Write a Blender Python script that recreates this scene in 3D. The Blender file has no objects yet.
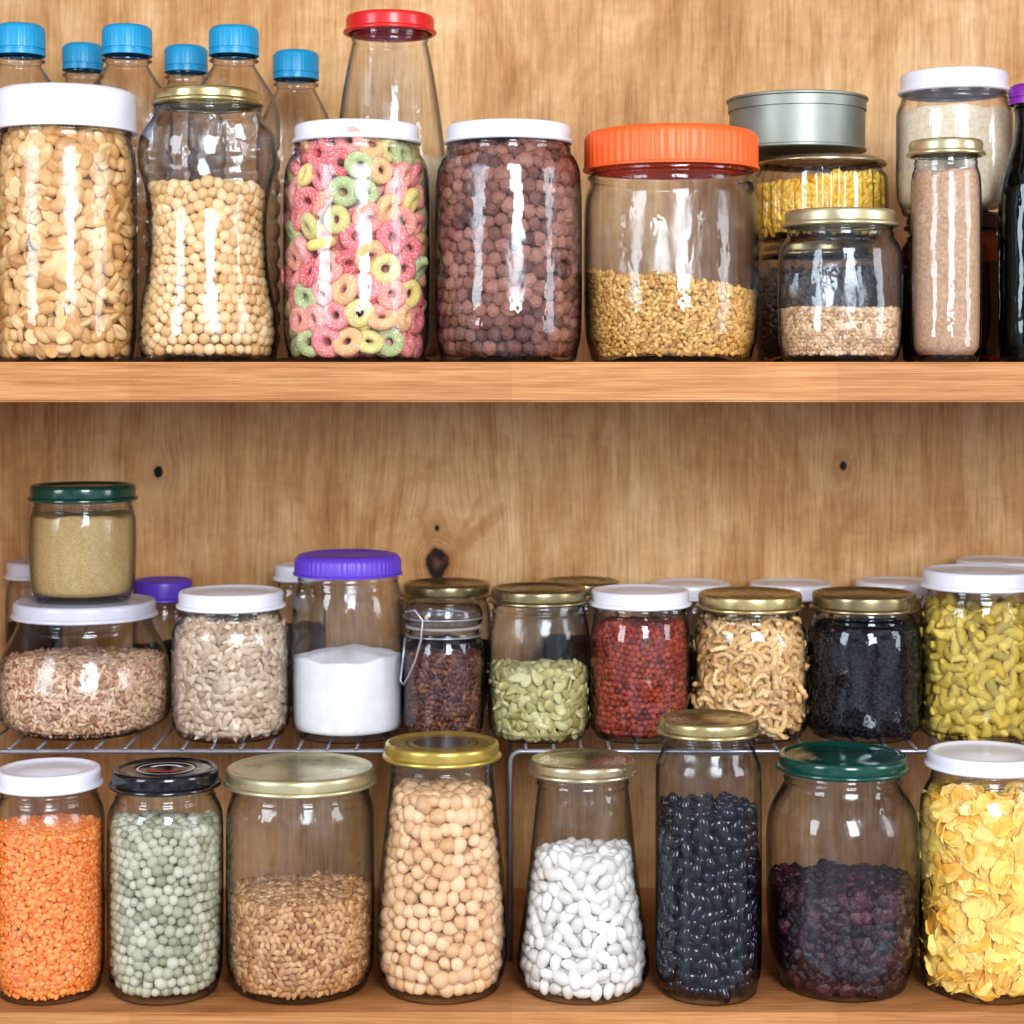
import bpy, math, numpy as np, bmesh
from mathutils import Vector
rng=np.random.default_rng(7)
S=0.00075; D=1900.0; HZ=370.0
sc=bpy.context.scene
try:
    sc.view_settings.view_transform='Standard'
    sc.view_settings.look='Medium High Contrast'
except Exception: pass
COL=sc.collection
ZU=8.0; ZL=-643.0; ZR=-410.0; WALL=460.0

def lin(c):
    o=[]
    for v in c:
        v=v/255.0
        o.append(v/12.92 if v<=0.04045 else ((v+0.055)/1.055)**2.4)
    return tuple(o)+(1.0,)

# ---------------------------------------------------------------- materials
class NT:
    def __init__(s,name):
        s.m=bpy.data.materials.new(name); s.m.use_nodes=True
        s.t=s.m.node_tree; s.t.nodes.clear()
        s.out=s.t.nodes.new('ShaderNodeOutputMaterial')
    def n(s,ty): return s.t.nodes.new(ty)
    def link(s,a,b): s.t.links.new(a,b)
    def math(s,op,a,b=None,c=None,clamp=False):
        nd=s.t.nodes.new('ShaderNodeMath'); nd.operation=op; nd.use_clamp=clamp
        for i,v in enumerate((a,b,c)):
            if v is None: continue
            if isinstance(v,(int,float)): nd.inputs[i].default_value=v
            else: s.link(v,nd.inputs[i])
        return nd.outputs[0]
    def mix(s,f,a,b,blend='MIX'):
        nd=s.t.nodes.new('ShaderNodeMix'); nd.data_type='RGBA'; nd.blend_type=blend
        for i,v in ((0,f),(6,a),(7,b)):
            if isinstance(v,(int,float)): nd.inputs[i].default_value=v
            elif isinstance(v,tuple): nd.inputs[i].default_value=v
            else: s.link(v,nd.inputs[i])
        return nd.outputs[2]
    def ramp(s,f,stops,interp='LINEAR'):
        nd=s.t.nodes.new('ShaderNodeValToRGB'); cr=nd.color_ramp; cr.interpolation=interp
        while len(cr.elements)<len(stops): cr.elements.new(0.5)
        for e,(p,c) in zip(cr.elements,stops): e.position=p; e.color=c
        s.link(f,nd.inputs[0]); return nd.outputs[0]
    def noise(s,vec,scale,detail=3,rough=.5,dist=0):
        nd=s.t.nodes.new('ShaderNodeTexNoise')
        nd.inputs['Scale'].default_value=scale; nd.inputs['Detail'].default_value=detail
        nd.inputs['Roughness'].default_value=rough; nd.inputs['Distortion'].default_value=dist
        if vec is not None: s.link(vec,nd.inputs['Vector'])
        return nd.outputs[0]
    def mapping(s,vec,scale=(1,1,1),loc=(0,0,0)):
        nd=s.t.nodes.new('ShaderNodeMapping'); nd.inputs['Scale'].default_value=scale
        nd.inputs['Location'].default_value=loc
        s.link(vec,nd.inputs['Vector']); return nd.outputs[0]
    def obj(s): return s.t.nodes.new('ShaderNodeTexCoord').outputs['Object']
    def objr(s):
        """object coordinates shifted by a random amount per object"""
        oi=s.t.nodes.new('ShaderNodeObjectInfo'); va=s.t.nodes.new('ShaderNodeVectorMath'); va.operation='ADD'
        s.link(s.obj(),va.inputs[0]); s.link(s.math('MULTIPLY',oi.outputs['Random'],50.0),va.inputs[1])
        return va.outputs[0]
    def bsdf(s,color,rough=.5,metal=0,spec=.5,normal=None,coat=0):
        b=s.t.nodes.new('ShaderNodeBsdfPrincipled')
        if isinstance(color,tuple): b.inputs['Base Color'].default_value=color
        else: s.link(color,b.inputs['Base Color'])
        if isinstance(rough,(int,float)): b.inputs['Roughness'].default_value=rough
        else: s.link(rough,b.inputs['Roughness'])
        b.inputs['Metallic'].default_value=metal
        b.inputs['Specular IOR Level'].default_value=spec
        b.inputs['Coat Weight'].default_value=coat
        if normal is not None: s.link(normal,b.inputs['Normal'])
        s.link(b.outputs[0],s.out.inputs[0]); return b
    def bump(s,h,strength=.3,dist=.001):
        nd=s.t.nodes.new('ShaderNodeBump'); nd.inputs['Strength'].default_value=strength
        nd.inputs['Distance'].default_value=dist; s.link(h,nd.inputs['Height']); return nd.outputs[0]

def glass_mat(name,center,edge,refl=.05,rough=.03,bs=.5,dist=.006):
    t=NT(name)
    lw=t.n('ShaderNodeLayerWeight'); lw.inputs[0].default_value=.5
    f=lw.outputs['Facing']
    fac=t.math('MULTIPLY_ADD',t.math('POWER',f,3.2),.6,refl,clamp=True)
    e2=tuple(q*.4 for q in edge[:3])+(1,)
    mid=tuple(a*.7+b*.3 for a,b in zip(center,edge))
    tint=t.ramp(f,[(.0,center),(.44,center),(.58,mid),(.73,edge),(.88,e2)])
    tr=t.n('ShaderNodeBsdfTransparent'); t.link(tint,tr.inputs[0])
    gl=t.n('ShaderNodeBsdfGlossy')
    v=t.objr()
    nz=t.noise(t.mapping(v,(1,1,.6)),24,4,.5)
    rr=t.ramp(t.noise(v,24,3),[(.40,(.15,.15,.15,1)),(.62,(2.2,2.2,2.2,1))])
    t.link(t.math('MULTIPLY',rr,rough),gl.inputs['Roughness'])
    gl.inputs['Color'].default_value=(.82,.91,1,1)
    t.link(t.bump(nz,bs,dist),gl.inputs['Normal'])
    mx=t.n('ShaderNodeMixShader'); t.link(fac,mx.inputs[0]); t.link(tr.outputs[0],mx.inputs[1]); t.link(gl.outputs[0],mx.inputs[2])
    t.link(mx.outputs[0],t.out.inputs[0]); return t.m
G=glass_mat('clear_glass',(.98,.99,1.0,1),(.27,.29,.35,1),.060,.10)
GP=glass_mat('pet_plastic',(.93,.92,.91,1),(.30,.27,.27,1),.09,.13,.8,.008)
GB=glass_mat('dark_brown_glass',(.30,.13,.07,1),(.03,.015,.01,1),.06)
GK=glass_mat('dark_green_glass',(.03,.09,.06,1),(.0,.03,.02,1),.06)

def grain_mat(name,cols,rough=.5,bump=.3,bscale=900,spec=.4,coat=0,speck=None,interp='LINEAR',mot=.35):
    t=NT(name)
    g=t.n('ShaderNodeNewGeometry')
    n=len(cols)
    if interp=='CONSTANT': st=[(i/n,lin(c)) for i,c in enumerate(cols)]
    else: st=[(i/max(1,n-1),lin(c)) for i,c in enumerate(cols)]
    col=t.ramp(g.outputs['Random Per Island'],st,interp)
    ob=t.obj()
    nz=t.noise(ob,bscale,3)
    col=t.mix(mot,col,t.ramp(nz,[(.3,(.62,.6,.6,1)),(.65,(1.1,1.08,1.05,1))]),'MULTIPLY')
    if speck:
        n2=t.noise(ob,700,2)
        col=t.mix(t.math('MULTIPLY',t.ramp(n2,[(.52,(0,0,0,1)),(.64,(1,1,1,1))]),.55),col,lin(speck))
    t.bsdf(col,rough,0,spec,t.bump(nz,bump,.0006),coat); return t.m
def solid_mat(name,c1,c2,scale=400,rough=.8,bump=.5):
    t=NT(name); ob=t.obj()
    nz=t.noise(ob,scale,5,.65)
    n2=t.noise(ob,40,3)
    c=t.ramp(nz,[(.3,lin(c1)),(.7,lin(c2))])
    c=t.mix(.3,c,t.ramp(n2,[(.3,(.78,.75,.73,1)),(.7,(1.1,1.1,1.1,1))]),'MULTIPLY')
    t.bsdf(c,rough,0,.2,t.bump(nz,bump,.001)); return t.m
def plastic(name,c,rough=.35,coat=.0):
    t=NT(name); nz=t.noise(t.objr(),35,2)
    col=t.mix(.25,lin(c),t.ramp(nz,[(.3,(.85,.85,.85,1)),(.7,(1.08,1.08,1.08,1))]),'MULTIPLY')
    t.bsdf(col,rough,0,.5,None,coat); return t.m
def metal(name,c,rough=.3,m=.85):
    t=NT(name); ob=t.objr(); nz=t.noise(ob,60,4)
    col=t.mix(.5,lin(c),t.ramp(nz,[(.3,(.75,.75,.75,1)),(.7,(1.1,1.1,1.1,1))]),'MULTIPLY')
    r=t.math('MULTIPLY_ADD',nz,.25,rough-.1)
    t.bsdf(col,r,m,.5); return t.m
M=dict(
 white=plastic('white_lid_enamel',(220,221,232),.3,.3), blue=plastic('blue_plastic',(28,146,194),.35),
 orange=plastic('orange_plastic',(244,104,50),.38), purple=plastic('purple_plastic',(100,68,192),.35),
 red=plastic('red_enamel',(206,44,46),.3,.2), dgreen=plastic('green_enamel',(12,68,58),.18,.5),
 dblue=plastic('black_enamel',(20,19,26),.16,.5), black=plastic('black_plastic',(28,24,24),.3),
 lav=plastic('grey_white_lid',(196,197,212),.3,.2), violet=plastic('violet_cap',(125,44,155),.35),
 gold=metal('gold_lid_metal',(190,174,128),.24,.85), pgold=metal('pale_gold_metal',(202,192,156),.28,.75),
 ygold=metal('yellow_gold_metal',(194,170,92),.28,.7),
 silver=metal('champagne_metal',(198,184,154),.24,.85), tin=metal('tin_metal',(150,157,150),.45,.7),
 dgold=metal('dark_gold_metal',(150,138,106),.24,.85),
 wire=metal('rack_wire',(165,165,175),.3,.7), rubber=plastic('grey_rubber',(150,140,135),.6),
 printdark=plastic('dark_lid_print',(70,56,44),.3,.2), printred=plastic('red_lid_print',(190,50,50),.4), printwhite=plastic('white_lid_print',(220,220,220),.4))

def wood_back():
    t=NT('plywood_back'); ob=t.obj()
    sep=t.n('ShaderNodeSeparateXYZ'); t.link(ob,sep.inputs[0])
    X,Z=sep.outputs[0],sep.outputs[2]
    knots=[]
    k=1+WALL/D
    for px,py,r in ((437,563,13),(158,472,5),(843,466,4),(437,528,2.5)):
        knots.append(((px-512)*k*S,(HZ-py)*k*S,r*k*S))
    warp=None; mask=None; halo=None; first=None
    nw=t.noise(ob,90,2)
    for (kx,kz,r) in knots:
        dx=t.math('SUBTRACT',X,kx); dz=t.math('SUBTRACT',Z,kz)
        d2=t.math('ADD',t.math('MULTIPLY',dx,dx),t.math('MULTIPLY',t.math('MULTIPLY',dz,dz),.62))
        dist=t.math('ADD',t.math('SQRT',d2),t.math('MULTIPLY_ADD',nw,r*.6,-r*.3))
        if first is None: first=(dist,r)
        mk=t.math('MULTIPLY',t.math('SUBTRACT',1.0,t.math('DIVIDE',dist,r)),5.0,clamp=True)
        hl=t.math('SUBTRACT',1.0,t.math('DIVIDE',dist,r*4.0),clamp=True)
        w=t.math('MULTIPLY',dx,t.math('DIVIDE',-r*r*5,t.math('ADD',d2,r*r*3)))
        mask=mk if mask is None else t.math('MAXIMUM',mask,mk)
        halo=hl if halo is None else t.math('MAXIMUM',halo,hl)
        warp=w if warp is None else t.math('ADD',warp,w)
    cb=t.n('ShaderNodeCombineXYZ')
    t.link(t.math('ADD',X,warp),cb.inputs[0]); t.link(Z,cb.inputs[2])
    v=cb.outputs[0]
    n1=t.noise(t.mapping(v,(7,1,3.2)),1.7,6,.62,.9)
    n2=t.noise(t.mapping(v,(230,1,9)),2.0,7,.7,.3)
    n3=t.noise(t.mapping(v,(20,1,46)),1.5,4,.65,1.0)
    n4=t.noise(t.mapping(v,(44,1,2.6)),2.0,6,.7,.5)
    n5=t.noise(t.mapping(v,(14,1,9)),1.3,3,.5,.5)
    col=t.ramp(n1,[(.30,lin((176,130,82))),(.46,lin((204,162,114))),(.58,lin((218,182,136))),(.74,lin((232,202,162)))])
    f2=t.math('MULTIPLY',t.ramp(n5,[(.3,(.5,.5,.5,1)),(.65,(1,1,1,1))]),1.0)
    col=t.mix(f2,col,t.ramp(n2,[(.36,(.70,.61,.50,1)),(.52,(1.0,1.0,1.0,1)),(.68,(1.08,1.07,1.06,1))]),'MULTIPLY')
    col=t.mix(.7,col,t.ramp(n4,[(.38,(.80,.72,.61,1)),(.54,(1.04,1.04,1.04,1))]),'MULTIPLY')
    col=t.mix(.35,col,t.ramp(n3,[(.35,(.80,.74,.66,1)),(.6,(1.07,1.07,1.07,1))]),'MULTIPLY')
    col=t.mix(t.math('MULTIPLY',t.math('POWER',halo,1.3),.6),col,lin((150,98,54)))
    rings=t.ramp(t.math('SINE',t.math('MULTIPLY',first[0],1900.0)),[(.2,(.66,.54,.44,1)),(.8,(1,1,1,1))])
    hfac=t.math('SUBTRACT',1.0,t.math('DIVIDE',first[0],first[1]*2.6),clamp=True)
    col=t.mix(hfac,col,rings,'MULTIPLY')
    kn=t.ramp(t.math('DIVIDE',first[0],first[1]),[(.0,lin((120,84,66))),(.28,lin((84,52,42))),(.5,lin((34,19,15))),(1,lin((40,24,18)))])
    col=t.mix(mask,col,kn)
    kx,kz,_=knots[0]
    def streak(ox,oz,ca,sa,L,W,f,col):
        du=t.math('SUBTRACT',X,kx+ox); dv=t.math('SUBTRACT',Z,kz+oz)
        u=t.math('ADD',t.math('MULTIPLY',du,ca),t.math('MULTIPLY',dv,sa))
        w2=t.math('ADD',t.math('ADD',t.math('MULTIPLY',du,-sa),t.math('MULTIPLY',dv,ca)),t.math('MULTIPLY_ADD',nw,.012,-.006))
        sm=t.math('SUBTRACT',1.0,t.math('ADD',t.math('POWER',t.math('DIVIDE',t.math('ABSOLUTE',u),L),2.0),t.math('POWER',t.math('DIVIDE',t.math('ABSOLUTE',w2),W),2.0)),clamp=True)
        return t.mix(t.math('MULTIPLY',sm,f),col,lin((158,98,50)))
    col=streak(.036,.028,.72,.69,.045,.008,.5,col)
    col=streak(.030,.040,.45,.89,.034,.004,.35,col)
    col=streak(-.012,.03,-.3,.95,.03,.004,.35,col)
    t.bsdf(col,.55,0,.25,t.bump(n2,.15,.0005)); return t.m
def wood_shelf(name='shelf_wood',base=((162,108,64),(186,134,88),(202,154,108))):
    t=NT(name); ob=t.obj()
    sep=t.n('ShaderNodeSeparateXYZ'); t.link(ob,sep.inputs[0])
    n1=t.noise(t.mapping(ob,(2.5,10,130)),1.6,6,.65,.15)
    n2=t.noise(t.mapping(ob,(16,300,900)),1.0,5,.7,.05)
    col=t.ramp(n1,[(.3,lin(base[0])),(.5,lin(base[1])),(.72,lin(base[2]))])
    col=t.mix(.8,col,t.ramp(n2,[(.38,(.70,.60,.50,1)),(.58,(1.05,1.05,1.05,1))]),'MULTIPLY')
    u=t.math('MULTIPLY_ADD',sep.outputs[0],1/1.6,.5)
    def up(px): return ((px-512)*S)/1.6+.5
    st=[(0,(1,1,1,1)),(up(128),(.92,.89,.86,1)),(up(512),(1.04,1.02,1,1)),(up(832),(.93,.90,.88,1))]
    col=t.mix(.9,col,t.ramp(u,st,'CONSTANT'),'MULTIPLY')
    t.bsdf(col,.5,0,.3,t.bump(n2,.2,.0005)); return t.m

# ---------------------------------------------------------------- mesh helpers
def new_mesh(name,verts,faces,mat,smooth=True,sharp=None):
    me=bpy.data.meshes.new(name)
    v=(np.asarray(verts,dtype=np.float64)*S)
    me.from_pydata(v.tolist(),[],faces); me.materials.append(mat)
    if smooth:
        me.polygons.foreach_set('use_smooth',[True]*len(me.polygons))
        if sharp is not None:
            try: me.set_sharp_from_angle(angle=sharp)
            except Exception: pass
    me.update(); return me
def add(me,name,parent=None,loc=None,**props):
    o=bpy.data.objects.new(name,me); COL.objects.link(o)
    if parent: o.parent=parent
    if loc is not None: o.location=loc
    for k,v in props.items(): o[k]=v
    return o
def chaikin(p,it=2):
    p=[np.array(q,float) for q in p]
    for _ in range(it):
        q=[p[0]]
        for a,b in zip(p[:-1],p[1:]):
            q+= [a*.75+b*.25,a*.25+b*.75]
        q.append(p[-1]); p=q
    return p
def lathe(prof,n=72,rib=0,amp=0,ribz=None):
    vs=[];fs=[];rings=[]
    for r,z in prof:
        if r<1e-6:
            rings.append([len(vs)]); vs.append((0,0,z)); continue
        ids=[]
        for i in range(n):
            a=2*math.pi*i/n
            rr=r
            if rib and (ribz is None or ribz[0]<=z<=ribz[1]): rr=r*(1+amp*math.cos(rib*a))
            ids.append(len(vs)); vs.append((rr*math.cos(a),rr*math.sin(a),z))
        rings.append(ids)
    for A,B in zip(rings[:-1],rings[1:]):
        if len(A)==1 and len(B)==1: continue
        for i in range(n):
            j=(i+1)%n
            if len(A)==1: fs.append((A[0],B[j],B[i]))
            elif len(B)==1: fs.append((A[i],A[j],B[0]))
            else: fs.append((A[i],A[j],B[j],B[i]))
    fs=[tuple(reversed(f)) for f in fs]
    return vs,fs
def tube(pts,r,n=8,closed=False):
    pts=[Vector(p) for p in pts]; vs=[];fs=[]
    N=len(pts); prev=None
    for i,p in enumerate(pts):
        a=pts[(i-1)%N] if (closed or i>0) else p
        b=pts[(i+1)%N] if (closed or i<N-1) else p
        t=(b-a).normalized()
        if prev is None:
            u=Vector((0,0,1)) if abs(t.z)<.9 else Vector((1,0,0))
        else: u=prev
        u=(u-t*u.dot(t)).normalized(); prev=u; w=t.cross(u)
        for k in range(n):
            an=2*math.pi*k/n; vs.append(tuple(p+r*(math.cos(an)*u+math.sin(an)*w)))
    for i in range(N if closed else N-1):
        for k in range(n):
            a=i*n+k;b=i*n+(k+1)%n;c=((i+1)%N)*n+(k+1)%n;d=((i+1)%N)*n+k
            fs.append((a,b,c,d))
    if not closed:
        fs.append(tuple(range(n-1,-1,-1))); fs.append(tuple((N-1)*n+k for k in range(n)))
    return vs,fs
def join(parts):
    V=[];F=[]
    for v,f in parts:
        o=len(V); V+=list(v); F+=[tuple(i+o for i in q) for q in f]
    return V,F
def box(x0,x1,y0,y1,z0,z1,mat,name,bev=0,**props):
    bm=bmesh.new(); bmesh.ops.create_cube(bm,size=1)
    for v in bm.verts:
        v.co=Vector(((x0 if v.co.x<0 else x1)*S,(y0 if v.co.y<0 else y1)*S,(z0 if v.co.z<0 else z1)*S))
    if bev: bmesh.ops.bevel(bm,geom=bm.edges[:],offset=bev*S,segments=3,affect='EDGES')
    me=bpy.data.meshes.new(name); bm.to_mesh(me); bm.free(); me.materials.append(mat)
    return add(me,name,**props)

# ---------------------------------------------------------------- lids
def lid_mesh(r,z0,z1,style,mat):
    if style=='metal':
        p=[(r*.93,z0),(r+.2,z0-.2),(r+1.6,z0+1.0),(r+1.7,z0+2.6),(r+.6,z0+4.2),(r-1.4,z0+5.0),(r-1.0,z1-5),(r-1.4,z1-2.6),(r-2.4,z1-.8),(r-4.2,z1),(r-7,z1-.3),(r-9,z1-2),(r-11,z1-2.4),(r*.55,z1-2.4),(r*.52,z1-1.6),(0,z1-1.6)]
        v,f=lathe(p,144,8,.0035,(z0-1,z0+4.4))
    elif style=='dome':
        p=[(r*.93,z0),(r+.5,z0),(r+1,z0+2),(r-.2,z0+4),(r,z1-8),(r-1.5,z1-4),(r-6,z1-1),(r-14,z1),(r-18,z1-.5),(0,z1-.5)]
        v,f=lathe(p,80)
    elif style=='ribbed':
        p=[(r*.93,z0),(r,z0),(r+.3,z0+2),(r-1.8,z0+2.5),(r-2,z0+3),(r-2,z1-8),(r-3.5,z1-4),(r-7,z1-1),(r-12,z1),(r-16,z1-2),(0,z1-2)]
        v,f=lathe(p,240,60,.009,(z0+2.8,z1-5))
    elif style=='cap':
        p=[(r*.93,z0),(r,z0),(r,z0+5),(r-1,z0+5.6),(r-1,z0+7),(r,z0+7.6),(r-.6,z1-5),(r-2,z1-2),(r-5,z1),(0,z1)]
        v,f=lathe(p,160,40,.012,(z0+7.7,z1-4))
    return new_mesh('lid',v,f,mat,True,math.radians(40))

class Jar: pass
def jar(cx,d,zb,prof,lid,label,name='glass_jar',cat='jar',glass=G,rib=0,amp=0,ribz=None,body='jar_body',lidname='lid',punt=7,group=None,thread=True):
    k=1+d/D
    pts=[(hw*k,(HZ-py)*k-zb) for py,hw in prof]
    rb=pts[-1][0]
    if pts[-1][1]<9: pts[-1]=(rb,9)
    out=pts+[(rb*.985,3.0),(rb*.93,0.3),(rb*.86,0.0)]
    base=chaikin(out,2)
    if thread:
        zt=base[0][1]; fine=[]
        for a,b in zip(base[:-1],base[1:]):
            if zt-a[1]<22:
                m=max(1,int(abs(a[1]-b[1])/1.0))
                for i in range(m): fine.append(a+(b-a)*i/m)
            else: fine.append(a)
        fine.append(base[-1])
        for q in fine:
            h=zt-q[1]
            if h<22:
                q[0]+=1.3*math.exp(-((h-5)/1.3)**2)+1.5*math.exp(-((h-10.5)/1.4)**2)
        base=fine
    out2=base+[np.array(q) for q in ((rb*.78,1.0),(rb*.6,punt*.8),(rb*.3,punt),(0,punt))]
    e=bpy.data.objects.new(name,None); e.empty_display_size=.02; COL.objects.link(e)
    e.location=((cx-512)*k*S,d*S,zb*S)
    e['label']=label; e['category']=cat
    if group: e['group']=group
    v,f=lathe([tuple(q) for q in out2],240 if rib else 96,rib,amp,ribz)
    add(new_mesh(body,v,f,glass),body,e)
    j=Jar(); j.e=e; j.k=k; j.zb=zb; j.cx=cx; j.d=d
    o=np.array(chaikin(out,2)); j.pz=o[::-1,1]; j.pr=o[::-1,0]
    if lid:
        y0,y1,hw,st,mt=lid
        if y0<HZ:
            y0+=hw*(HZ-y0)/(D+d)*.9; y1+=hw*(HZ-y1)/(D+d)*.35
        z1=(HZ-y0)*k-zb; z0=(HZ-y1)*k-zb
        j.lid=add(lid_mesh(hw*k,z0,z1,st,M[mt]),lidname,e); j.lz=z1; j.lr=hw*k
    return j
def rf(j,z): return np.interp(z,j.pz,j.pr)
def lid_print(j,bands):
    """flat printed rings on the lid, one mesh, several materials: (r0,r1,mat,a0,a1)"""
    V=[];F=[];mi=[];ms=[]
    for r0,r1,mt,a0,a1 in bands:
        if M[mt] not in ms: ms.append(M[mt])
        n=48
        for i in range(n):
            b0=math.radians(a0+(a1-a0)*i/n); b1=math.radians(a0+(a1-a0)*(i+1)/n); o=len(V)
            for rr,b in ((r0,b0),(r1,b0),(r1,b1),(r0,b1)): V.append((rr*j.lr*math.cos(b),rr*j.lr*math.sin(b),j.lz-1.3))
            F.append((o,o+1,o+2,o+3)); mi.append(ms.index(M[mt]))
    me=new_mesh('lid_print',V,F,ms[0],False)
    for m in ms[1:]: me.materials.append(m)
    me.polygons.foreach_set('material_index',mi)
    add(me,'lid_print',j.lid)

# ---------------------------------------------------------------- grains
def ico(sub):
    bm=bmesh.new(); bmesh.ops.create_icosphere(bm,subdivisions=sub,radius=1)
    v=np.array([x.co[:] for x in bm.verts]); f=np.array([[q.index for q in fc.verts] for fc in bm.faces]); bm.free()
    return v,f
I1,I2,I3,I4=ico(1),ico(2),ico(3),ico(4)
def nz3(v,fr,seed):
    r=np.random.default_rng(seed); o=np.zeros(len(v))
    for i in range(6):
        dr=r.normal(size=3); dr/=np.linalg.norm(dr)
        o+=np.sin(v@dr*fr*(.7+.6*r.random())+r.random()*6.28)
    return o/6
THK=dict(ring=.62,arc=.45,flake=.45,banana=.9)
def shapes(kind):
    out=[]
    if kind=='ball2': return [I2]
    if kind=='ball': return [I3]
    if kind=='chick':
        for s in range(3):
            v=I3[0].copy(); v*= (1+.07*nz3(v,5,s))[:,None]
            v[:,0]+= .22*np.exp(-((v[:,1])**2+(v[:,2])**2)*8)*(v[:,0]>0)
            out.append((v,I3[1]))
    elif kind=='granule':
        for s in range(4):
            v=I3[0].copy(); v*= (1+.30*nz3(v,6,s+3))[:,None]
            out.append((v,I3[1]))
    elif kind=='puff':
        for s in range(4):
            v=I4[0].copy(); v*=(1+.12*nz3(v,7,s+5)+.19*nz3(v,17,s+25))[:,None]; out.append((v,I4[1]))
    elif kind=='raisin':
        for s in range(5):
            v=I4[0].copy(); v*=(1+.32*nz3(v,5,s+15)+.36*np.abs(nz3(v,10,s+35))-.1)[:,None]; out.append((v,I4[1]))
    elif kind=='peanut':
        for s in range(4):
            v=I3[0].copy(); x=v[:,0].copy(); y=v[:,1].copy()
            v[:,1:]*=(1+.07*x)[:,None]
            if s<2:
                v[:,2]-= .30*np.exp(-(y/.10)**2)*np.sign(v[:,2])*(1-.5*x**2)
            else:
                fl=v[:,2]>0
                v[fl,2]=v[fl,2]*.3-.22*np.exp(-(y[fl]/.3)**2-(x[fl]/.6)**2)
            out.append((v,I3[1]))
    elif kind=='wheat':
        v=I2[0].copy(); x=v[:,0]; v[:,1:]*=(1-.35*np.abs(x)**2)[:,None]
        v[:,2]-=.25*np.exp(-(v[:,1]/.2)**2)*(v[:,2]>0); out.append((v,I2[1]))
    elif kind=='rice': out.append(I2)
    elif kind=='seed':
        v=I2[0].copy(); x=v[:,0].copy(); v[:,1:]*=(1-.38*x)[:,None]; v[:,2]-=.15*np.exp(-(v[:,1]/.2)**2)*(v[:,2]>0); out.append((v,I2[1]))
    elif kind=='kernel':
        v=I3[0].copy(); x=v[:,0].copy(); v[:,1:]*=((1-.35*x)*(1-.35*np.clip(x,0,1)**2))[:,None]; v[:,0]+=.15*np.clip(x,0,1)**3; v[:,2]-=.12*np.exp(-(v[:,1]/.15)**2)*(v[:,2]>0); out.append((v,I3[1]))
    elif kind in('bean','banana'):
        for b in ((.12,.20) if kind=='bean' else (.3,.7,1.0)):
            v=I3[0].copy(); v[:,1:]*=(1+.06*v[:,0])[:,None]
            if kind=='bean': v[:,1]-=b*(v[:,0]**2)
            else:
                v*=(1+.14*nz3(v,7,int(b*10)))[:,None]
                v[:,1:]*=(1+.12*np.sin(v[:,:1]*11))*(1+.2*np.abs(v[:,:1])**2)
                v[:,1]-=b*(v[:,0]**2); v[:,2]+=.25*np.sin(v[:,0]*2); v[:,1]+=b*.3
            out.append((v,I3[1]))
    elif kind in('ring','arc'):
        for s in range(4):
            n,m=(26,12) if kind=='ring' else (30,8)
            V=[];F=[]
            ext=2*math.pi if kind=='ring' else math.pi*(.7+.26*s)
            rr=.42 if kind=='ring' else .23
            R0=.66 if kind=='ring' else .70
            for i in range(n):
                a=ext*i/(n if kind=='ring' else n-1)
                tp=1 if kind=='ring' else (.8+.2*math.sin(math.pi*(i+.4)/(n-.2)))*(1+.18*math.cos(i*math.pi/1.5))
                for q in range(m):
                    b=2*math.pi*q/m; w=rr*tp
                    V.append(((R0+w*math.cos(b)*.95)*math.cos(a),(R0+w*math.cos(b)*.95)*math.sin(a),w*math.sin(b)))
            V=np.array(V)
            for i in range(n if kind=='ring' else n-1):
                for q in range(m):
                    A=i*m+q;B=i*m+(q+1)%m;C=((i+1)%n)*m+(q+1)%m;E=((i+1)%n)*m+q
                    F+= [(A,C,B),(A,E,C)]
            if kind=='arc':
                V[:,1]-=.3
                V[:,2]+=.25*np.sin(V[:,0]*2+s)
                for base,fl in ((0,1),((n-1)*m,0)):
                    for q in range(1,m-1): F.append((base,base+q,base+q+1) if fl else (base,base+q+1,base+q))
            V=V*(1+.045*nz3(V,5,s+30)+.03*nz3(V,14,s+33))[:,None]
            out.append((V,np.array(F)))
    elif kind=='flake':
        for s in range(8):
            v=I4[0].copy()
            rad=np.hypot(v[:,0],v[:,1]); an=np.arctan2(v[:,1],v[:,0])
            v[:,:2]*=(1+.10*np.sin(an*2+s)+.06*np.sin(an*5+2*s)+.04*np.sin(an*9+s*3))[:,None]
            xy=v*np.array([1,1,0])
            z=v[:,2]*.16+ .32*(rad**2)*np.cos(an+s)**2+.20*nz3(xy,5,s+60)+.13*nz3(xy,12,s+80)
            v[:,2]=z-.15; out.append((v,I4[1]))
    return out
def build_grains(name,specs,mat):
    VV=np.concatenate([a for a,b in specs]); off=0; FF=[]
    for a,b in specs: FF.append(b+off); off+=len(a)
    FF=np.concatenate(FF)
    me=bpy.data.meshes.new(name)
    me.vertices.add(len(VV)); me.vertices.foreach_set('co',(VV*S).astype(np.float32).ravel())
    nf=len(FF); me.loops.add(nf*3); me.loops.foreach_set('vertex_index',FF.astype(np.int32).ravel())
    me.polygons.add(nf); me.polygons.foreach_set('loop_start',np.arange(0,nf*3,3,dtype=np.int32))
    try: me.polygons.foreach_set('loop_total',np.full(nf,3,dtype=np.int32))
    except Exception: pass
    me.polygons.foreach_set('use_smooth',np.ones(nf,dtype=bool))
    me.update(calc_edges=True); me.validate()
    me.materials.append(mat); return me
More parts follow.
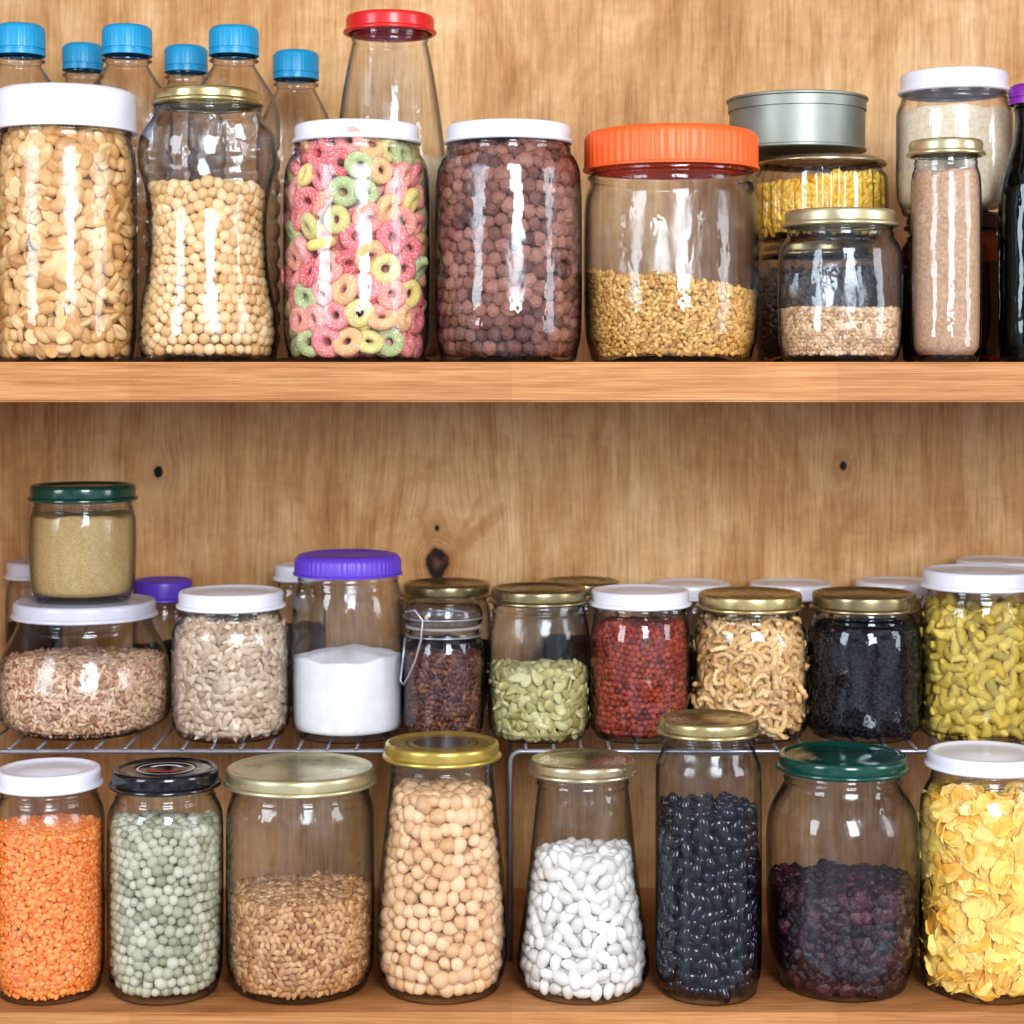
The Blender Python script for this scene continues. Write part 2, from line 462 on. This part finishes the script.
def scatter2(w,h,sp,jit=.4):
    dy=sp*.866; ys=np.arange(0,h+dy*.5,dy); P=[]
    for i,y in enumerate(ys):
        xs=np.arange(0,w,sp)+(sp/2 if i%2 else 0); P.append(np.stack([xs,np.full(len(xs),y)],1))
    P=np.concatenate(P); P+=rng.uniform(-jit,jit,P.shape)*sp
    if len(P)<900:
        for _ in range(14):
            df=P[:,None]-P[None]; ds=np.sqrt((df**2).sum(2))+1e-6
            pen=np.clip(sp*1.02-ds,0,None); np.fill_diagonal(pen,0)
            P+= (df/ds[...,None]*pen[...,None]*.28).sum(1)
            P[:,1]=np.clip(P[:,1],0,h)
    return P
def place(P,N,T,dims,kind,sv=.12,tilt=.35):
    n=len(P); B=np.cross(T,N)
    a=rng.uniform(0,2*np.pi,n)
    ax=T*np.cos(a)[:,None]+B*np.sin(a)[:,None]
    ax=ax+N*rng.normal(0,tilt,n)[:,None]
    ax/=np.linalg.norm(ax,axis=1)[:,None]
    N=N+rng.normal(0,tilt,(n,3))
    az=N-ax*(N*ax).sum(1)[:,None]; az/=np.linalg.norm(az,axis=1)[:,None]
    if kind in('peanut','flake'): az*=np.where(rng.random(n)<.35,-1,1)[:,None]
    ay=np.cross(az,ax)
    R=np.stack([ax,ay,az],2)
    sc_=np.array(dims)[None]*(1+rng.normal(0,sv,(n,1)))*(1+rng.normal(0,sv*.4,(n,3)))
    sh=shapes(kind); idx=rng.integers(0,len(sh),n); out=[]
    for s,(V,F) in enumerate(sh):
        ii=np.where(idx==s)[0]
        if not len(ii): continue
        W=np.einsum('nij,vj,nj->nvi',R[ii],V,sc_[ii])+P[ii][:,None]
        nv=len(V); FF=(F[None]+ (np.arange(len(ii))*nv)[:,None,None]).reshape(-1,3)
        out.append((W.reshape(-1,3),FF))
    return out
def fill(j,name,label,py,kind,dims,sp,cols,layers=2,jit=.4,slope=0,sv=.12,tilt=.3,rough=.5,bump=.3,spec=.4,core=None,interp='LINEAR',speck=None,wav=.03,cdark=.45,bscale=900,ang=135,coat=0,cat=None,mot=.35,push=1.0):
    k=j.k; z0=8; z1=(HZ-py)*k-j.zb
    a,b,c=[q*k for q in dims]; sp=sp*k
    mat=grain_mat(name+'_grain',cols,rough,bump,bscale,spec,coat,speck,interp,mot)
    Rm=float(np.mean(rf(j,np.linspace(z0,z1,20)))); th=math.radians(ang)
    ph=rng.random()*6; specs=[]
    zlo=z0+min(b,c)*.9
    ct=c*THK.get(kind,1.0)
    for L in range(layers):
        w=2*th*Rm; h=z1-zlo-ct*.5
        Q=scatter2(w,h,sp,jit); t=Q[:,0]/Rm-th; z=zlo+Q[:,1]
        z=zlo+(z-zlo)*(1+wav*np.sin(3*t+ph)+wav*.6*np.sin(7*t+ph*2))
        base=np.minimum(rf(j,z),np.minimum(rf(j,np.clip(z+c*.7,0,1e9)),rf(j,np.maximum(z-c*.7,2))))
        r=base-1.8-ct*1.04*push-L*ct*1.4-np.abs(rng.normal(0,.16,len(z)))*ct
        nx,ny=np.sin(t),-np.cos(t)
        zz=z+slope*k*nx*(z-zlo)/(z1-zlo)
        P=np.stack([r*nx,r*ny,zz],1); N=np.stack([nx,ny,np.zeros_like(nx)],1); T=np.tile([0,0,1.],(len(z),1))
        specs+=place(P,N,T,(a,b,c),kind,sv,tilt)
    rt=float(rf(j,z1))-ct*1.1-2
    for L in range(2):
        Q=scatter2(2*rt,2*rt,sp,jit)-rt; q=np.hypot(Q[:,0],Q[:,1])<rt-ct*.5; Q=Q[q]
        z=z1-ct*.7-L*ct*1.2+rng.normal(0,ct*.25,len(Q))+wav*18*np.sin(Q[:,0]/rt*2+ph)+ (1-(np.hypot(Q[:,0],Q[:,1])/rt)**2)*ct*.8
        P=np.stack([Q[:,0],Q[:,1],z+slope*k*Q[:,0]/rt],1); n=len(P)
        specs+=place(P,np.tile([0,0,1.],(n,1)),np.tile([0,1.,0],(n,1)),(a,b,c),kind,sv,tilt)
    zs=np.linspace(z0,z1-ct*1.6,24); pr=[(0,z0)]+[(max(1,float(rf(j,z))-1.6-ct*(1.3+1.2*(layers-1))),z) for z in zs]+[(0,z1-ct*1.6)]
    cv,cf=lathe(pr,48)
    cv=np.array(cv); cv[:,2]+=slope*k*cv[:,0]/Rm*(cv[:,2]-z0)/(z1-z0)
    me=build_grains(name,specs,mat)
    cm=tuple(q*cdark for q in np.mean(np.array(cols),0)) if core is None else core  # shade in the gaps between grains is painted into the core colour
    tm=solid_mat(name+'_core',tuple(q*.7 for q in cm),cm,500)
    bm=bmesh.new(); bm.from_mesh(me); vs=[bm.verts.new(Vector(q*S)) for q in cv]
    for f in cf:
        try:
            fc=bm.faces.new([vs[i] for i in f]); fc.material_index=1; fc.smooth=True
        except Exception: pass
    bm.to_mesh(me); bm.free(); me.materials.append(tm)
    return add(me,name,None,j.e.location.copy(),label=label,category=cat or name.replace('_',' '),kind='stuff')
def powder(j,name,label,py,c1,c2,scale=500,bump=.5,slope=0,inset=1.8,cat=None,rough=.85,dome=0,wv=1.0):
    k=j.k; z0=7.4; z1=(HZ-py)*k-j.zb
    zs=np.linspace(z0,z1,26)
    pr=[(0,z0),(float(rf(j,z0+1))*.8,z0)]+[(float(rf(j,z))-inset,z) for z in zs[1:-1]]
    r=pr[-1][0]; pr+=[(r*.985,z1-.6),(r*.93,z1),(r*.8,z1+dome*.3),(r*.6,z1+dome*.7),(r*.3,z1+dome),(0,z1+dome*1.1)]
    v,f=lathe(pr,96); v=np.array(v)
    an=np.arctan2(v[:,1],v[:,0]); top=np.clip((v[:,2]-z0)/(z1-z0),0,1)**6
    v[:,2]+=top*(slope*k*v[:,0]/r+wv*(1.6*np.sin(3*an+j.cx*.37)+1.0*np.sin(8*an+2))*np.clip(np.hypot(v[:,0],v[:,1])/r,0,1))
    me=new_mesh(name,v,f,solid_mat(name+'_mat',c1,c2,scale,rough,bump))
    return add(me,name,None,j.e.location.copy(),label=label,category=cat or name.replace('_',' '),kind='stuff')

# ---------------------------------------------------------------- setting
WB=wood_back(); WS=wood_shelf(); WSD=wood_shelf('side_wood')
box(-820,820,WALL,WALL+25,-900,700,WB,'wall_back',kind='structure')
box(-845,-820,0,WALL+25,-900,700,WSD,'wall_left',kind='structure')
box(820,845,0,WALL+25,-900,700,WSD,'wall_right',kind='structure')
box(-845,845,0,WALL+25,700,725,WSD,'ceiling',kind='structure')
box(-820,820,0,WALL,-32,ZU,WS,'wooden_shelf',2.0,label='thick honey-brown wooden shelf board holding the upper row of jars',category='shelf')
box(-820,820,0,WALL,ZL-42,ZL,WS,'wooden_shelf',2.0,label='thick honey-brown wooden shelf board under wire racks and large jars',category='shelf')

# ---------------------------------------------------------------- UPPER FRONT
dU=85
j=jar(66,dU,ZU,[(128,62),(136,62),(146,66),(160,69),(200,70),(330,70),(352,67)],(82,130,70,'dome','white'),'large clear glass jar of peanuts with a wide white lid')
fill(j,'peanuts','golden roasted shelled peanuts filling a glass jar',132,'peanut',(10.4,7.1,6.4),14.8,[(192,138,80),(222,178,118),(236,202,150),(210,160,98)],3,.45,coat=.1,rough=.42,tilt=.42,cdark=.28)
j=jar(208,dU,ZU,[(100,52),(112,52),(122,56),(132,65),(148,69.5),(165,69),(188,62),(215,58),(250,58),(280,61),(312,68),(340,70),(353,66)],(85,104,54,'metal','gold'),'curvy waisted glass jar of soybeans, pale gold lid')
fill(j,'soybeans','round cream-coloured dried soybeans in a curvy glass jar',188,'ball',(6,5.5,5.4),11.3,[(212,168,112),(230,196,146),(238,212,168)],3,.45,wav=.02,cdark=.4)
pj=[(140,62),(147,61),(153,62),(162,69),(178,73),(230,73.5),(335,73.5),(352,69)]
j=jar(357,dU,ZU,pj,(119,142,63,'metal','white'),'clear glass jar full of colourful cereal rings with a white lid')
fill(j,'cereal_rings','pink, yellow, green and orange sugary cereal rings filling a jar',147,'ring',(14.8,14.8,13.5),27.5,[(232,124,128),(236,214,124),(240,156,140),(182,196,138),(234,138,140),(238,184,128),(226,108,112),(220,210,134),(240,168,158)],3,.45,interp='CONSTANT',tilt=.36,bump=1.0,bscale=1700,rough=.95,core=(120,60,52),speck=(252,236,228),spec=.05,sv=.06)
j=jar(508.5,dU,ZU,pj,(119,142,63,'metal','white'),'clear glass jar full of chocolate cereal balls, white lid')
fill(j,'chocolate_cereal_balls','reddish-brown puffed chocolate cereal balls filling a jar',147,'puff',(7.8,7.4,7.3),14.6,[(92,52,42),(140,90,74),(172,120,102),(114,68,54)],3,.45,bump=1.0,bscale=1600,rough=.5,core=(26,12,10),spec=.5,sv=.09,mot=.5)
j=jar(671,100,ZU,[(168,80),(174,80),(178,83),(182,81),(188,82),(198,86),(230,87),(335,87),(352,81)],(123,168,88,'ribbed','orange'),'wide clear glass jar with a big ribbed orange plastic lid')
fill(j,'wheat_grains','golden wheat-like grains in the bottom of a wide jar',284,'wheat',(3.6,2.2,2.1),4.2,[(178,126,60),(210,164,92),(226,188,118)],2,.45,slope=-10,wav=.03,cdark=.55)
j=jar(840,75,ZU,[(224,52),(232,51),(238,53),(246,59),(258,62),(340,62),(353,58)],(207,226,56,'metal','pgold'),'small clear glass jar with a pale gold lid and sesame')
fill(j,'sesame_seeds','pale tan sesame-like seeds in a small glass jar',310,'seed',(3.6,2.2,1.9),4.3,[(172,134,98),(210,176,140),(226,200,168)],2,.45,wav=.02,cdark=.6)
j=jar(946,60,ZU,[(153,31),(162,30),(168,31),(176,34),(200,35),(340,35),(354,33)],(137,155,37.5,'metal','pgold'),'tall slim glass spice jar of brown powder with metal lid')
powder(j,'ground_spice','pinkish-brown ground spice powder in a slim jar',172,(164,128,102),(208,174,146),420,1.0)
j=jar(1032,80,ZU,[(100,17),(112,17),(120,16),(140,18),(165,26),(188,32),(215,33),(340,33),(353,31)],(82,104,23,'cap','violet'),'tall dark green glass bottle with a purple screw cap',name='glass_bottle',cat='bottle',glass=GK,body='bottle_body',lidname='screw_cap')

# ---------------------------------------------------------------- UPPER BACK
for cx,y0,y1,hw,d in ((20,22,55,25,205),(127,23,55,25,205),(234,24,55,25,205),(83,42,70,20.5,335),(186,44,72,21.5,335),(296,49,79,23,345)):
    w=40 if d>300 else 46
    pr=[(y1-3,hw*.8),(y1+3,hw*.78),(y1+6,hw*1.0),(y1+9,hw*.78),(y1+18,hw*1.0),(y1+32,w*.75),(y1+50,w*.95),(y1+66,w),(y1+80,w)]
    y=y1+92
    while y<325:
        pr+=[(y,w),(y+4,w*.94),(y+8,w*.94),(y+12,w)]; y+=22
    pr+=[(340,w),(350,w*.93)]
    jar(cx,d,ZU,pr,(y0,y1,hw,'cap','blue'),'clear ribbed plastic bottle with a bright blue screw cap',name='plastic_bottle',cat='bottle',glass=GP,body='bottle_body',lidname='screw_cap',group='plastic bottles with blue caps on the upper shelf')
j=jar(390,236,ZU,[(30,37),(36,38),(42,37),(50,39),(80,45),(120,51),(160,56),(220,60),(335,61),(352,58)],(10,32,45,'metal','red'),'tall conical clear glass jar with a red lid')
powder(j,'white_flour','pale cream flour in a tall conical jar',158,(205,185,150),(228,214,190),300,.4)
ds=225
jb=jar(818,ds,ZU,[(252,54),(260,55),(268,62),(285,65),(335,65),(350,61)],(240,256,58,'metal','dgold'),'glass jar of dark seeds with a lid, under another jar')
fill(jb,'dark_seeds','dark mixed seeds in a glass jar',272,'seed',(4,2.6,2),5,[(60,48,44),(110,90,70),(40,32,32)],1,.45)
kk=1+ds/D
zt=(HZ-241)*kk
jm=jar(820,ds,zt,[(162,60),(168,60),(174,64),(184,66),(225,66),(234,63)],(154,164,65,'metal','silver'),'ribbed glass jar of yellow pasta stacked on another jar',rib=28,amp=.02,ribz=(6,74),thread=False)
fill(jm,'yellow_pasta','loose small yellow pasta in a ribbed jar',184,'rice',(8,3,3),5.5,[(228,178,60),(246,210,100),(220,160,40)],2,.45,slope=6,tilt=.2,cdark=.6)
zt=(HZ-153)*kk
def tin():
    r=68.5*kk; h=(153-99)*kk-1.5
    e=bpy.data.objects.new('metal_tin',None); COL.objects.link(e); e.location=((797-512)*kk*S,ds*S,(zt)*S); e.empty_display_size=.02
    e['label']='round plain silver metal tin standing on a glass jar'; e['category']='tin'
    v,f=lathe([(0,1),(r-4,1),(r-2,0),(r,1),(r,3),(r-1.5,4),(r-1.5,h-14),(r-1.5,h-13)],96)
    add(new_mesh('tin_body',v,f,M['tin'],True,.7),'tin_body',e)
    v,f=lathe([(r-.8,h-14),(r,h-13.5),(r,h-3),(r+2,h-2),(r+2.2,h),(r,h+1),(r-4,h),(r-6,h-2),(0,h-2)],96)
    add(new_mesh('lid',v,f,M['tin'],True,.7),'lid',e)
tin()
d2=175; k2=1+d2/D
jk=jar(953,d2,ZU,[(228,43),(236,43),(246,50),(260,53),(335,53),(350,50)],(213,229,47,'metal','black'),'dark brown glass jar with a black lid beneath a flour jar',glass=GB)
powder(jk,'dark_spice','very dark brown spice inside a brown jar',262,(90,50,34),(140,88,60))
jw=jar(954,d2,(HZ-216)*k2,[(90,51),(97,50),(103,53),(112,57),(130,57),(198,57),(208,52)],(67,92,54,'metal','white'),'glass jar of cream flour, white lid, on a brown jar')
powder(jw,'cream_flour','cream-coloured flour in a white-lidded jar',112,(205,188,158),(232,218,198),250,.5)

# ---------------------------------------------------------------- RACKS
def rack(x0,x1,label,d0=168,d1=440):
    k=1+d0/D; r=1.7; X0=(x0-512)*k; X1=(x1-512)*k; z=ZR-r; parts=[]; zf=ZL+r
    for dd in (d0,d1):
        c=12; pts=[(X0-2,dd,zf)]
        pts+=[(X0-2,dd,z-c-3*r)]+[(X0-2+c-c*math.cos(a),dd,z-2*r-c+c*math.sin(a)) for a in np.linspace(.2,math.pi/2,6)]
        pts+=[(X1+2-c+c*math.sin(a),dd,z-2*r-c+c*math.cos(a)) for a in np.linspace(0,math.pi/2-.2,6)]+[(X1+2,dd,z-c-3*r),(X1+2,dd,zf)]
        parts.append(tube(pts,r*1.7))
    for X in (X0-2,X1+2): parts.append(tube([(X,d0,zf),(X,d1,zf)],r))
    n=int((X1-X0-30)/30)
    for i in range(n+1):
        X=X0+15+(X1-X0-30)*i/n
        parts.append(tube([(X,d0-4,z),(X,d1+4,z)],r,8))
    v,f=join(parts)
    add(new_mesh('wire_rack',v,f,M['wire']),'wire_rack',label=label,category='rack',group='wire racks on the lower shelf')
rack(-120,486,'chromed wire shelf rack raising a row of jars')
rack(512,1180,'chromed wire shelf rack raising a row of jars')

# ---------------------------------------------------------------- MIDDLE ROW ON RACKS
def dm(hw):
    d=245
    for _ in range(5): d=172+hw*(1+d/D)
    return d
def std(l0,l1,lh,bh):
    return [(l1-2,lh-4),(l1+4,lh-5),(l1+8,lh-3),(l1+15,bh-3),(l1+28,bh),(l1+80,bh),(728,bh),(736,bh-4)]
d=dm(88)
j=jar(85,d,ZR,[(617,66),(623,65),(632,70),(650,80),(675,87),(700,87.5),(722,81),(736,70)],(600,616,71,'metal','lav'),'squat round glass jar of brown rice with a pale lid')
fill(j,'brown_rice','mixed brown and reddish rice in a squat jar',658,'rice',(5.2,1.9,1.8),4.9,[(160,110,84),(212,176,144),(230,204,176),(196,150,118)],3,.45,tilt=.25,wav=.01,cdark=.5)
ks=1+d/D
j2=jar(83,d,(HZ-600)*ks,[(498,48),(505,47),(512,50),(520,52),(570,52),(588,50),(592,48)],(484,500,53,'metal','dgreen'),'small jar of beige powder, dark green lid, on squat jar')
powder(j2,'ground_ginger','fine beige-yellow ground spice in a small jar',514,(164,136,88),(206,180,128),700,1.2)
j=jar(231,dm(59),ZR,[(606,48),(612,47),(617,49),(625,57),(638,59),(725,59),(736,55)],(590,607,53,'metal','white'),'clear glass jar of sunflower kernels with a white lid')
fill(j,'sunflower_kernels','plump greyish beige sunflower kernels filling a jar',619,'kernel',(7.0,3.5,3.0),7.4,[(166,144,122),(204,182,158),(220,202,180),(182,158,134)],3,.45,cdark=.28,tilt=.3)
j=jar(348,dm(56),ZR,[(574,50),(582,49),(588,52),(598,55),(620,56),(725,56),(736,53)],(553,574,54.5,'ribbed','purple'),'tall clear glass jar of white salt, purple plastic lid')
powder(j,'white_salt','bright white coarse salt in a tall jar',654,(236,236,242),(255,255,255),1100,1.2,slope=1,dome=5,wv=1.3)
d=dm(40); k=1+d/D
j=jar(444,d,ZR,[(627,35),(634,35),(640,38),(650,40),(725,40),(736,37)],None,'small clip-top glass jar with wire bail and dark cloves',thread=False)
fill(j,'dried_cloves','dark reddish-brown dried cloves in a clip-top jar',655,'seed',(5,2.6,2.4),6,[(60,32,28),(104,60,48),(84,46,40),(140,90,60)],2,.45)
def zz(py): return (HZ-py)*k-ZR
v,f=lathe([tuple(q) for q in chaikin([(34*k,zz(624)),(39*k,zz(622)),(39*k,zz(612)),(36*k,zz(604)),(32*k,zz(600)),(28*k,zz(602)),(0,zz(603))],2)],64)
add(new_mesh('glass_lid',v,f,G),'glass_lid',j.e)
v,f=lathe([(32*k,zz(627)),(38*k,zz(627)),(38.5*k,zz(625.5)),(38*k,zz(624)),(32*k,zz(624))],64)
add(new_mesh('rubber_gasket',v,f,M['rubber']),'rubber_gasket',j.e,label='grey rubber gasket')
parts=[]
for py,r in ((634,37.5),(616,40)):
    parts.append(tube([(r*k*math.cos(a),r*k*math.sin(a),zz(py)) for a in np.linspace(0,2*math.pi,48,endpoint=False)],1.4,6,True))
sx=-34*k; sy=-22*k
parts.append(tube([(sx,sy,zz(616)),(sx-3,sy-6,zz(608)),(sx+8,sy-14,zz(606)),(sx+16,sy-16,zz(616)),(sx+14,sy-16,zz(636)),(sx+8,sy-14,zz(655)),(sx,sy-10,zz(672)),(sx-5,sy-8,zz(680)),(sx-9,sy-6,zz(676)),(sx-6,sy-6,zz(655)),(sx-4,sy-4,zz(634))],1.5,6))
v,f=join(parts); add(new_mesh('wire_clip',v,f,M['wire']),'wire_clip',j.e,label='bent steel wire closure')
j=jar(539,dm(51),ZR,std(587,603,50,51),(587,602,49,'metal','dgold'),'glass jar partly filled with green pumpkin seeds, dark gold lid')
fill(j,'pumpkin_seeds','flat olive-green pumpkin seeds in a jar',668,'seed',(8.6,5,2.2),10.5,[(150,140,84),(190,180,124),(206,200,154),(168,162,100)],3,.45,tilt=.35,cdark=.3)
j=jar(640,dm(50),ZR,std(588,606,50,50),(589,605,50,'metal','white'),'clear glass jar of brick-red granules with a white lid')
fill(j,'red_granules','rough brick-red dried granules filling a jar',623,'granule',(3.9,3.4,3.3),6.6,[(122,42,28),(168,72,48),(146,56,36),(98,32,26)],3,.45,bump=.8)
j=jar(750,dm(57),ZR,std(592,609,52,57),(592,608,52.5,'metal','gold'),'glass jar of curly tan snack noodles, gold lid')
fill(j,'curly_noodles','ridged short curled tan noodle sticks filling a jar',625,'arc',(13,13,13),9.6,[(200,156,102),(224,186,132),(236,206,156)],4,.45,tilt=.35,cdark=.35)
j=jar(864,dm(57),ZR,std(592,610,52,57),(592,609,52.5,'metal','dgold'),'clear glass jar of black seeds with a dull gold lid')
fill(j,'black_seeds','tiny blackish seeds filling a jar',624,'seed',(2.8,2.0,1.8),4.2,[(10,8,13),(32,28,38),(18,15,23)],1,.45,rough=.5,spec=.2)
j=jar(979,dm(58),ZR,[(586,52),(592,51),(598,54),(606,57),(622,58),(728,58),(736,54)],(569,587,57,'metal','white'),'glass jar of ridged yellow-olive curled pods, white lid')
fill(j,'dried_pods','ridged yellow-olive curled pods filling a jar',612,'banana',(12,5.4,5.2),14.5,[(186,158,62),(220,196,102),(206,180,82),(170,150,70)],4,.5,tilt=.5,rough=.6,coat=0,cdark=.2,bump=.9,wav=.05)

# ---------------------------------------------------------------- THIRD ROW
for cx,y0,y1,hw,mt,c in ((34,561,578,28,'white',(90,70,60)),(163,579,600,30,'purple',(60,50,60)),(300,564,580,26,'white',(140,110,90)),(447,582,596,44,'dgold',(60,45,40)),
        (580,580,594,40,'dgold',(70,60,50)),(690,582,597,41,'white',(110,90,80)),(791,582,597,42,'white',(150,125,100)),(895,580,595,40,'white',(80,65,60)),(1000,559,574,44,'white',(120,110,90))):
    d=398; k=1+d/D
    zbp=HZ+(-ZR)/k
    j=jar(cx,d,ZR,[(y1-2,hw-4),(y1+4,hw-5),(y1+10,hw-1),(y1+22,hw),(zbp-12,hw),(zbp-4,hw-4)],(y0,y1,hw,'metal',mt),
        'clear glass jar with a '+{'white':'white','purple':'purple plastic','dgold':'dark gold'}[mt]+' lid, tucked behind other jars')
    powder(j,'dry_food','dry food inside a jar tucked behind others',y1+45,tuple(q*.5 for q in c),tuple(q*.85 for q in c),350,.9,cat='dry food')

# ---------------------------------------------------------------- LOWER FRONT
def dl(hw):
    d=75
    for _ in range(5): d=12+hw*(1+d/D)
    return d
j=jar(49,dl(55),ZL,[(786,47),(792,46),(798,48),(806,53),(820,55),(900,55),(968,55),(980,51)],(767,785,52,'metal','white'),'clear glass jar of orange lentils with a white lid')
fill(j,'red_lentils','bright orange split lentils filling a jar',826,'ball2',(3.1,2.9,1.8),4.9,[(232,120,46),(246,150,76),(250,170,98)],2,.45,tilt=.4,wav=.01,cdark=.75,mot=.1)
j=jar(165.5,dl(57),ZL,[(785,48),(792,47),(797,49),(806,55),(818,57.5),(900,57.5),(968,57),(981,53)],(767,785,54,'metal','dblue'),'clear glass jar of pale dried peas with a black lid')
lid_print(j,[(.50,.53,'printwhite',0,360),(.24,.34,'printred',200,340),(.24,.34,'printwhite',20,160)])
fill(j,'dried_peas','pale grey-green dried peas filling a jar',822,'ball',(5.6,5.5,5.4),11.3,[(150,150,122),(190,189,164),(206,203,182),(172,170,144)],3,.45,wav=.02,cdark=.35,mot=.5)
j=jar(300.5,dl(74),ZL,[(782,68),(788,66),(794,68),(803,72),(818,74),(900,74),(962,74),(980,68)],(766,782,75,'metal','pgold'),'wide glass jar of brown wheat berries, pale gold lid')
fill(j,'wheat_berries','brown wheat berries in a wide jar',890,'wheat',(5.6,3.3,3),7,[(152,100,60),(194,146,98),(216,174,126),(172,120,74)],3,.45,wav=.02)
j=jar(442,dl(65),ZL,[(757,51),(764,50),(772,51),(790,53),(830,57),(880,63),(930,65.5),(965,64.5),(982,59)],(741,757,58,'metal','ygold'),'tapered clear glass jar of chickpeas with yellow-gold lid')
lid_print(j,[(.0,.50,'printdark',0,360),(.60,.63,'printdark',0,360)])
fill(j,'chickpeas','cream-coloured dried chickpeas filling a tapered jar',790,'chick',(7.5,7,6.9),14.8,[(212,166,120),(230,190,146),(238,204,164),(218,176,132)],3,.5,cdark=.32,wav=.01)
j=jar(583,dl(66.5),ZL,[(772,46),(778,45),(786,45),(800,47),(850,52),(900,58),(945,65),(968,67),(982,62)],(758,772,54,'metal','silver'),'conical clear glass jar of white beans, champagne metal lid')
fill(j,'white_beans','shiny white haricot beans in a conical jar',850,'bean',(9.8,6.3,5.6),15.4,[(208,202,194),(226,222,215),(236,233,228)],3,.5,coat=.2,rough=.35,bump=.05,cdark=.38,tilt=.2,sv=.08,mot=.1)
j=jar(708.5,dl(53),ZL,[(730,46),(736,45),(740,48),(745,45),(752,47),(762,52),(776,53),(900,53),(968,53),(982,49)],(717,732,51,'metal','gold'),'tall clear glass jar of black beans with a gold lid')
fill(j,'black_beans','glossy black beans filling a tall jar',806,'bean',(9.6,6.2,5.6),15.2,[(9,6,14),(24,17,36),(14,10,22)],3,.45,coat=.25,rough=.14,bump=.0,spec=.4,tilt=.25,sv=.1,cdark=.2)
j=jar(842.5,dl(76),ZL,[(768,58),(776,57),(784,58),(794,64),(808,72),(825,76),(870,76),(930,75),(955,71),(980,64)],(753,768,65,'metal','dgreen'),'large round-shouldered jar of dried dark fruit, green lid')
fill(j,'dried_currants','wrinkled dark purple-black dried currants in a jar',882,'raisin',(9.4,7.8,7.0),12.4,[(26,13,20),(58,28,38),(40,18,28),(88,44,52)],3,.5,rough=.4,coat=.1,bump=.9)
j=jar(986,dl(66),ZL,[(766,53),(773,52),(780,55),(792,62),(806,66),(900,66),(966,66),(981,61)],(751,766,59,'metal','white'),'clear glass jar of golden corn flakes with a white lid')
fill(j,'corn_flakes','crumpled golden-yellow corn flakes filling a jar',794,'flake',(12.5,11,10.5),13,[(240,188,74),(248,210,108),(250,222,136),(236,176,66)],4,.45,tilt=.42,rough=.5,bump=.6,core=(180,118,36),push=1.15)

# ---------------------------------------------------------------- light & camera
w=bpy.data.worlds.new('room_light'); sc.world=w; w.use_nodes=True
nt=w.node_tree; bg=nt.nodes['Background']
tc=nt.nodes.new('ShaderNodeTexCoord'); nz=nt.nodes.new('ShaderNodeTexNoise'); nz.inputs['Scale'].default_value=3.2; nz.inputs['Detail'].default_value=3
cr=nt.nodes.new('ShaderNodeValToRGB'); el=cr.color_ramp.elements
el[0].position=.36; el[0].color=(.22,.23,.26,1); el[1].position=.66; el[1].color=(1.65,1.75,1.93,1)  # bluish bright and dim patches added so reflections in the glass vary
nt.links.new(tc.outputs['Generated'],nz.inputs['Vector']); nt.links.new(nz.outputs[0],cr.inputs[0]); nt.links.new(cr.outputs[0],bg.inputs[0])
bg.inputs[1].default_value=.58
def area(name,loc,tgt,sx,sy,L,col=(1,1,1)):
    l=bpy.data.lights.new(name,'AREA'); l.shape='RECTANGLE'; l.size=sx; l.size_y=sy; l.energy=L*math.pi*sx*sy; l.color=col
    o=bpy.data.objects.new(name,l); COL.objects.link(o); o.location=loc
    o.rotation_euler=(Vector(tgt)-Vector(loc)).to_track_quat('-Z','Y').to_euler()
area('window_light',(.55,-2.5,.75),(0,0,0),.85,1.5,14.5,(.97,.985,1))
area('window_light',(-2.1,-1.8,.6),(0,0,-.1),.8,1.4,8,(.93,.965,1))
area('window_light',(2.3,-.9,.4),(0,.1,-.1),.6,1.4,5.5,(1,.99,.98))
cam=bpy.data.cameras.new('camera'); co=bpy.data.objects.new('camera',cam); COL.objects.link(co)
co.location=(0,-D*S,0); co.rotation_euler=(math.pi/2,0,0)
cam.sensor_width=36; cam.lens=D/1024*36; cam.shift_y=-(512-HZ)/1024
cam.dof.use_dof=True; cam.dof.focus_distance=(D+60)*S; cam.dof.aperture_fstop=7.0
cam.clip_start=.05
sc.camera=co
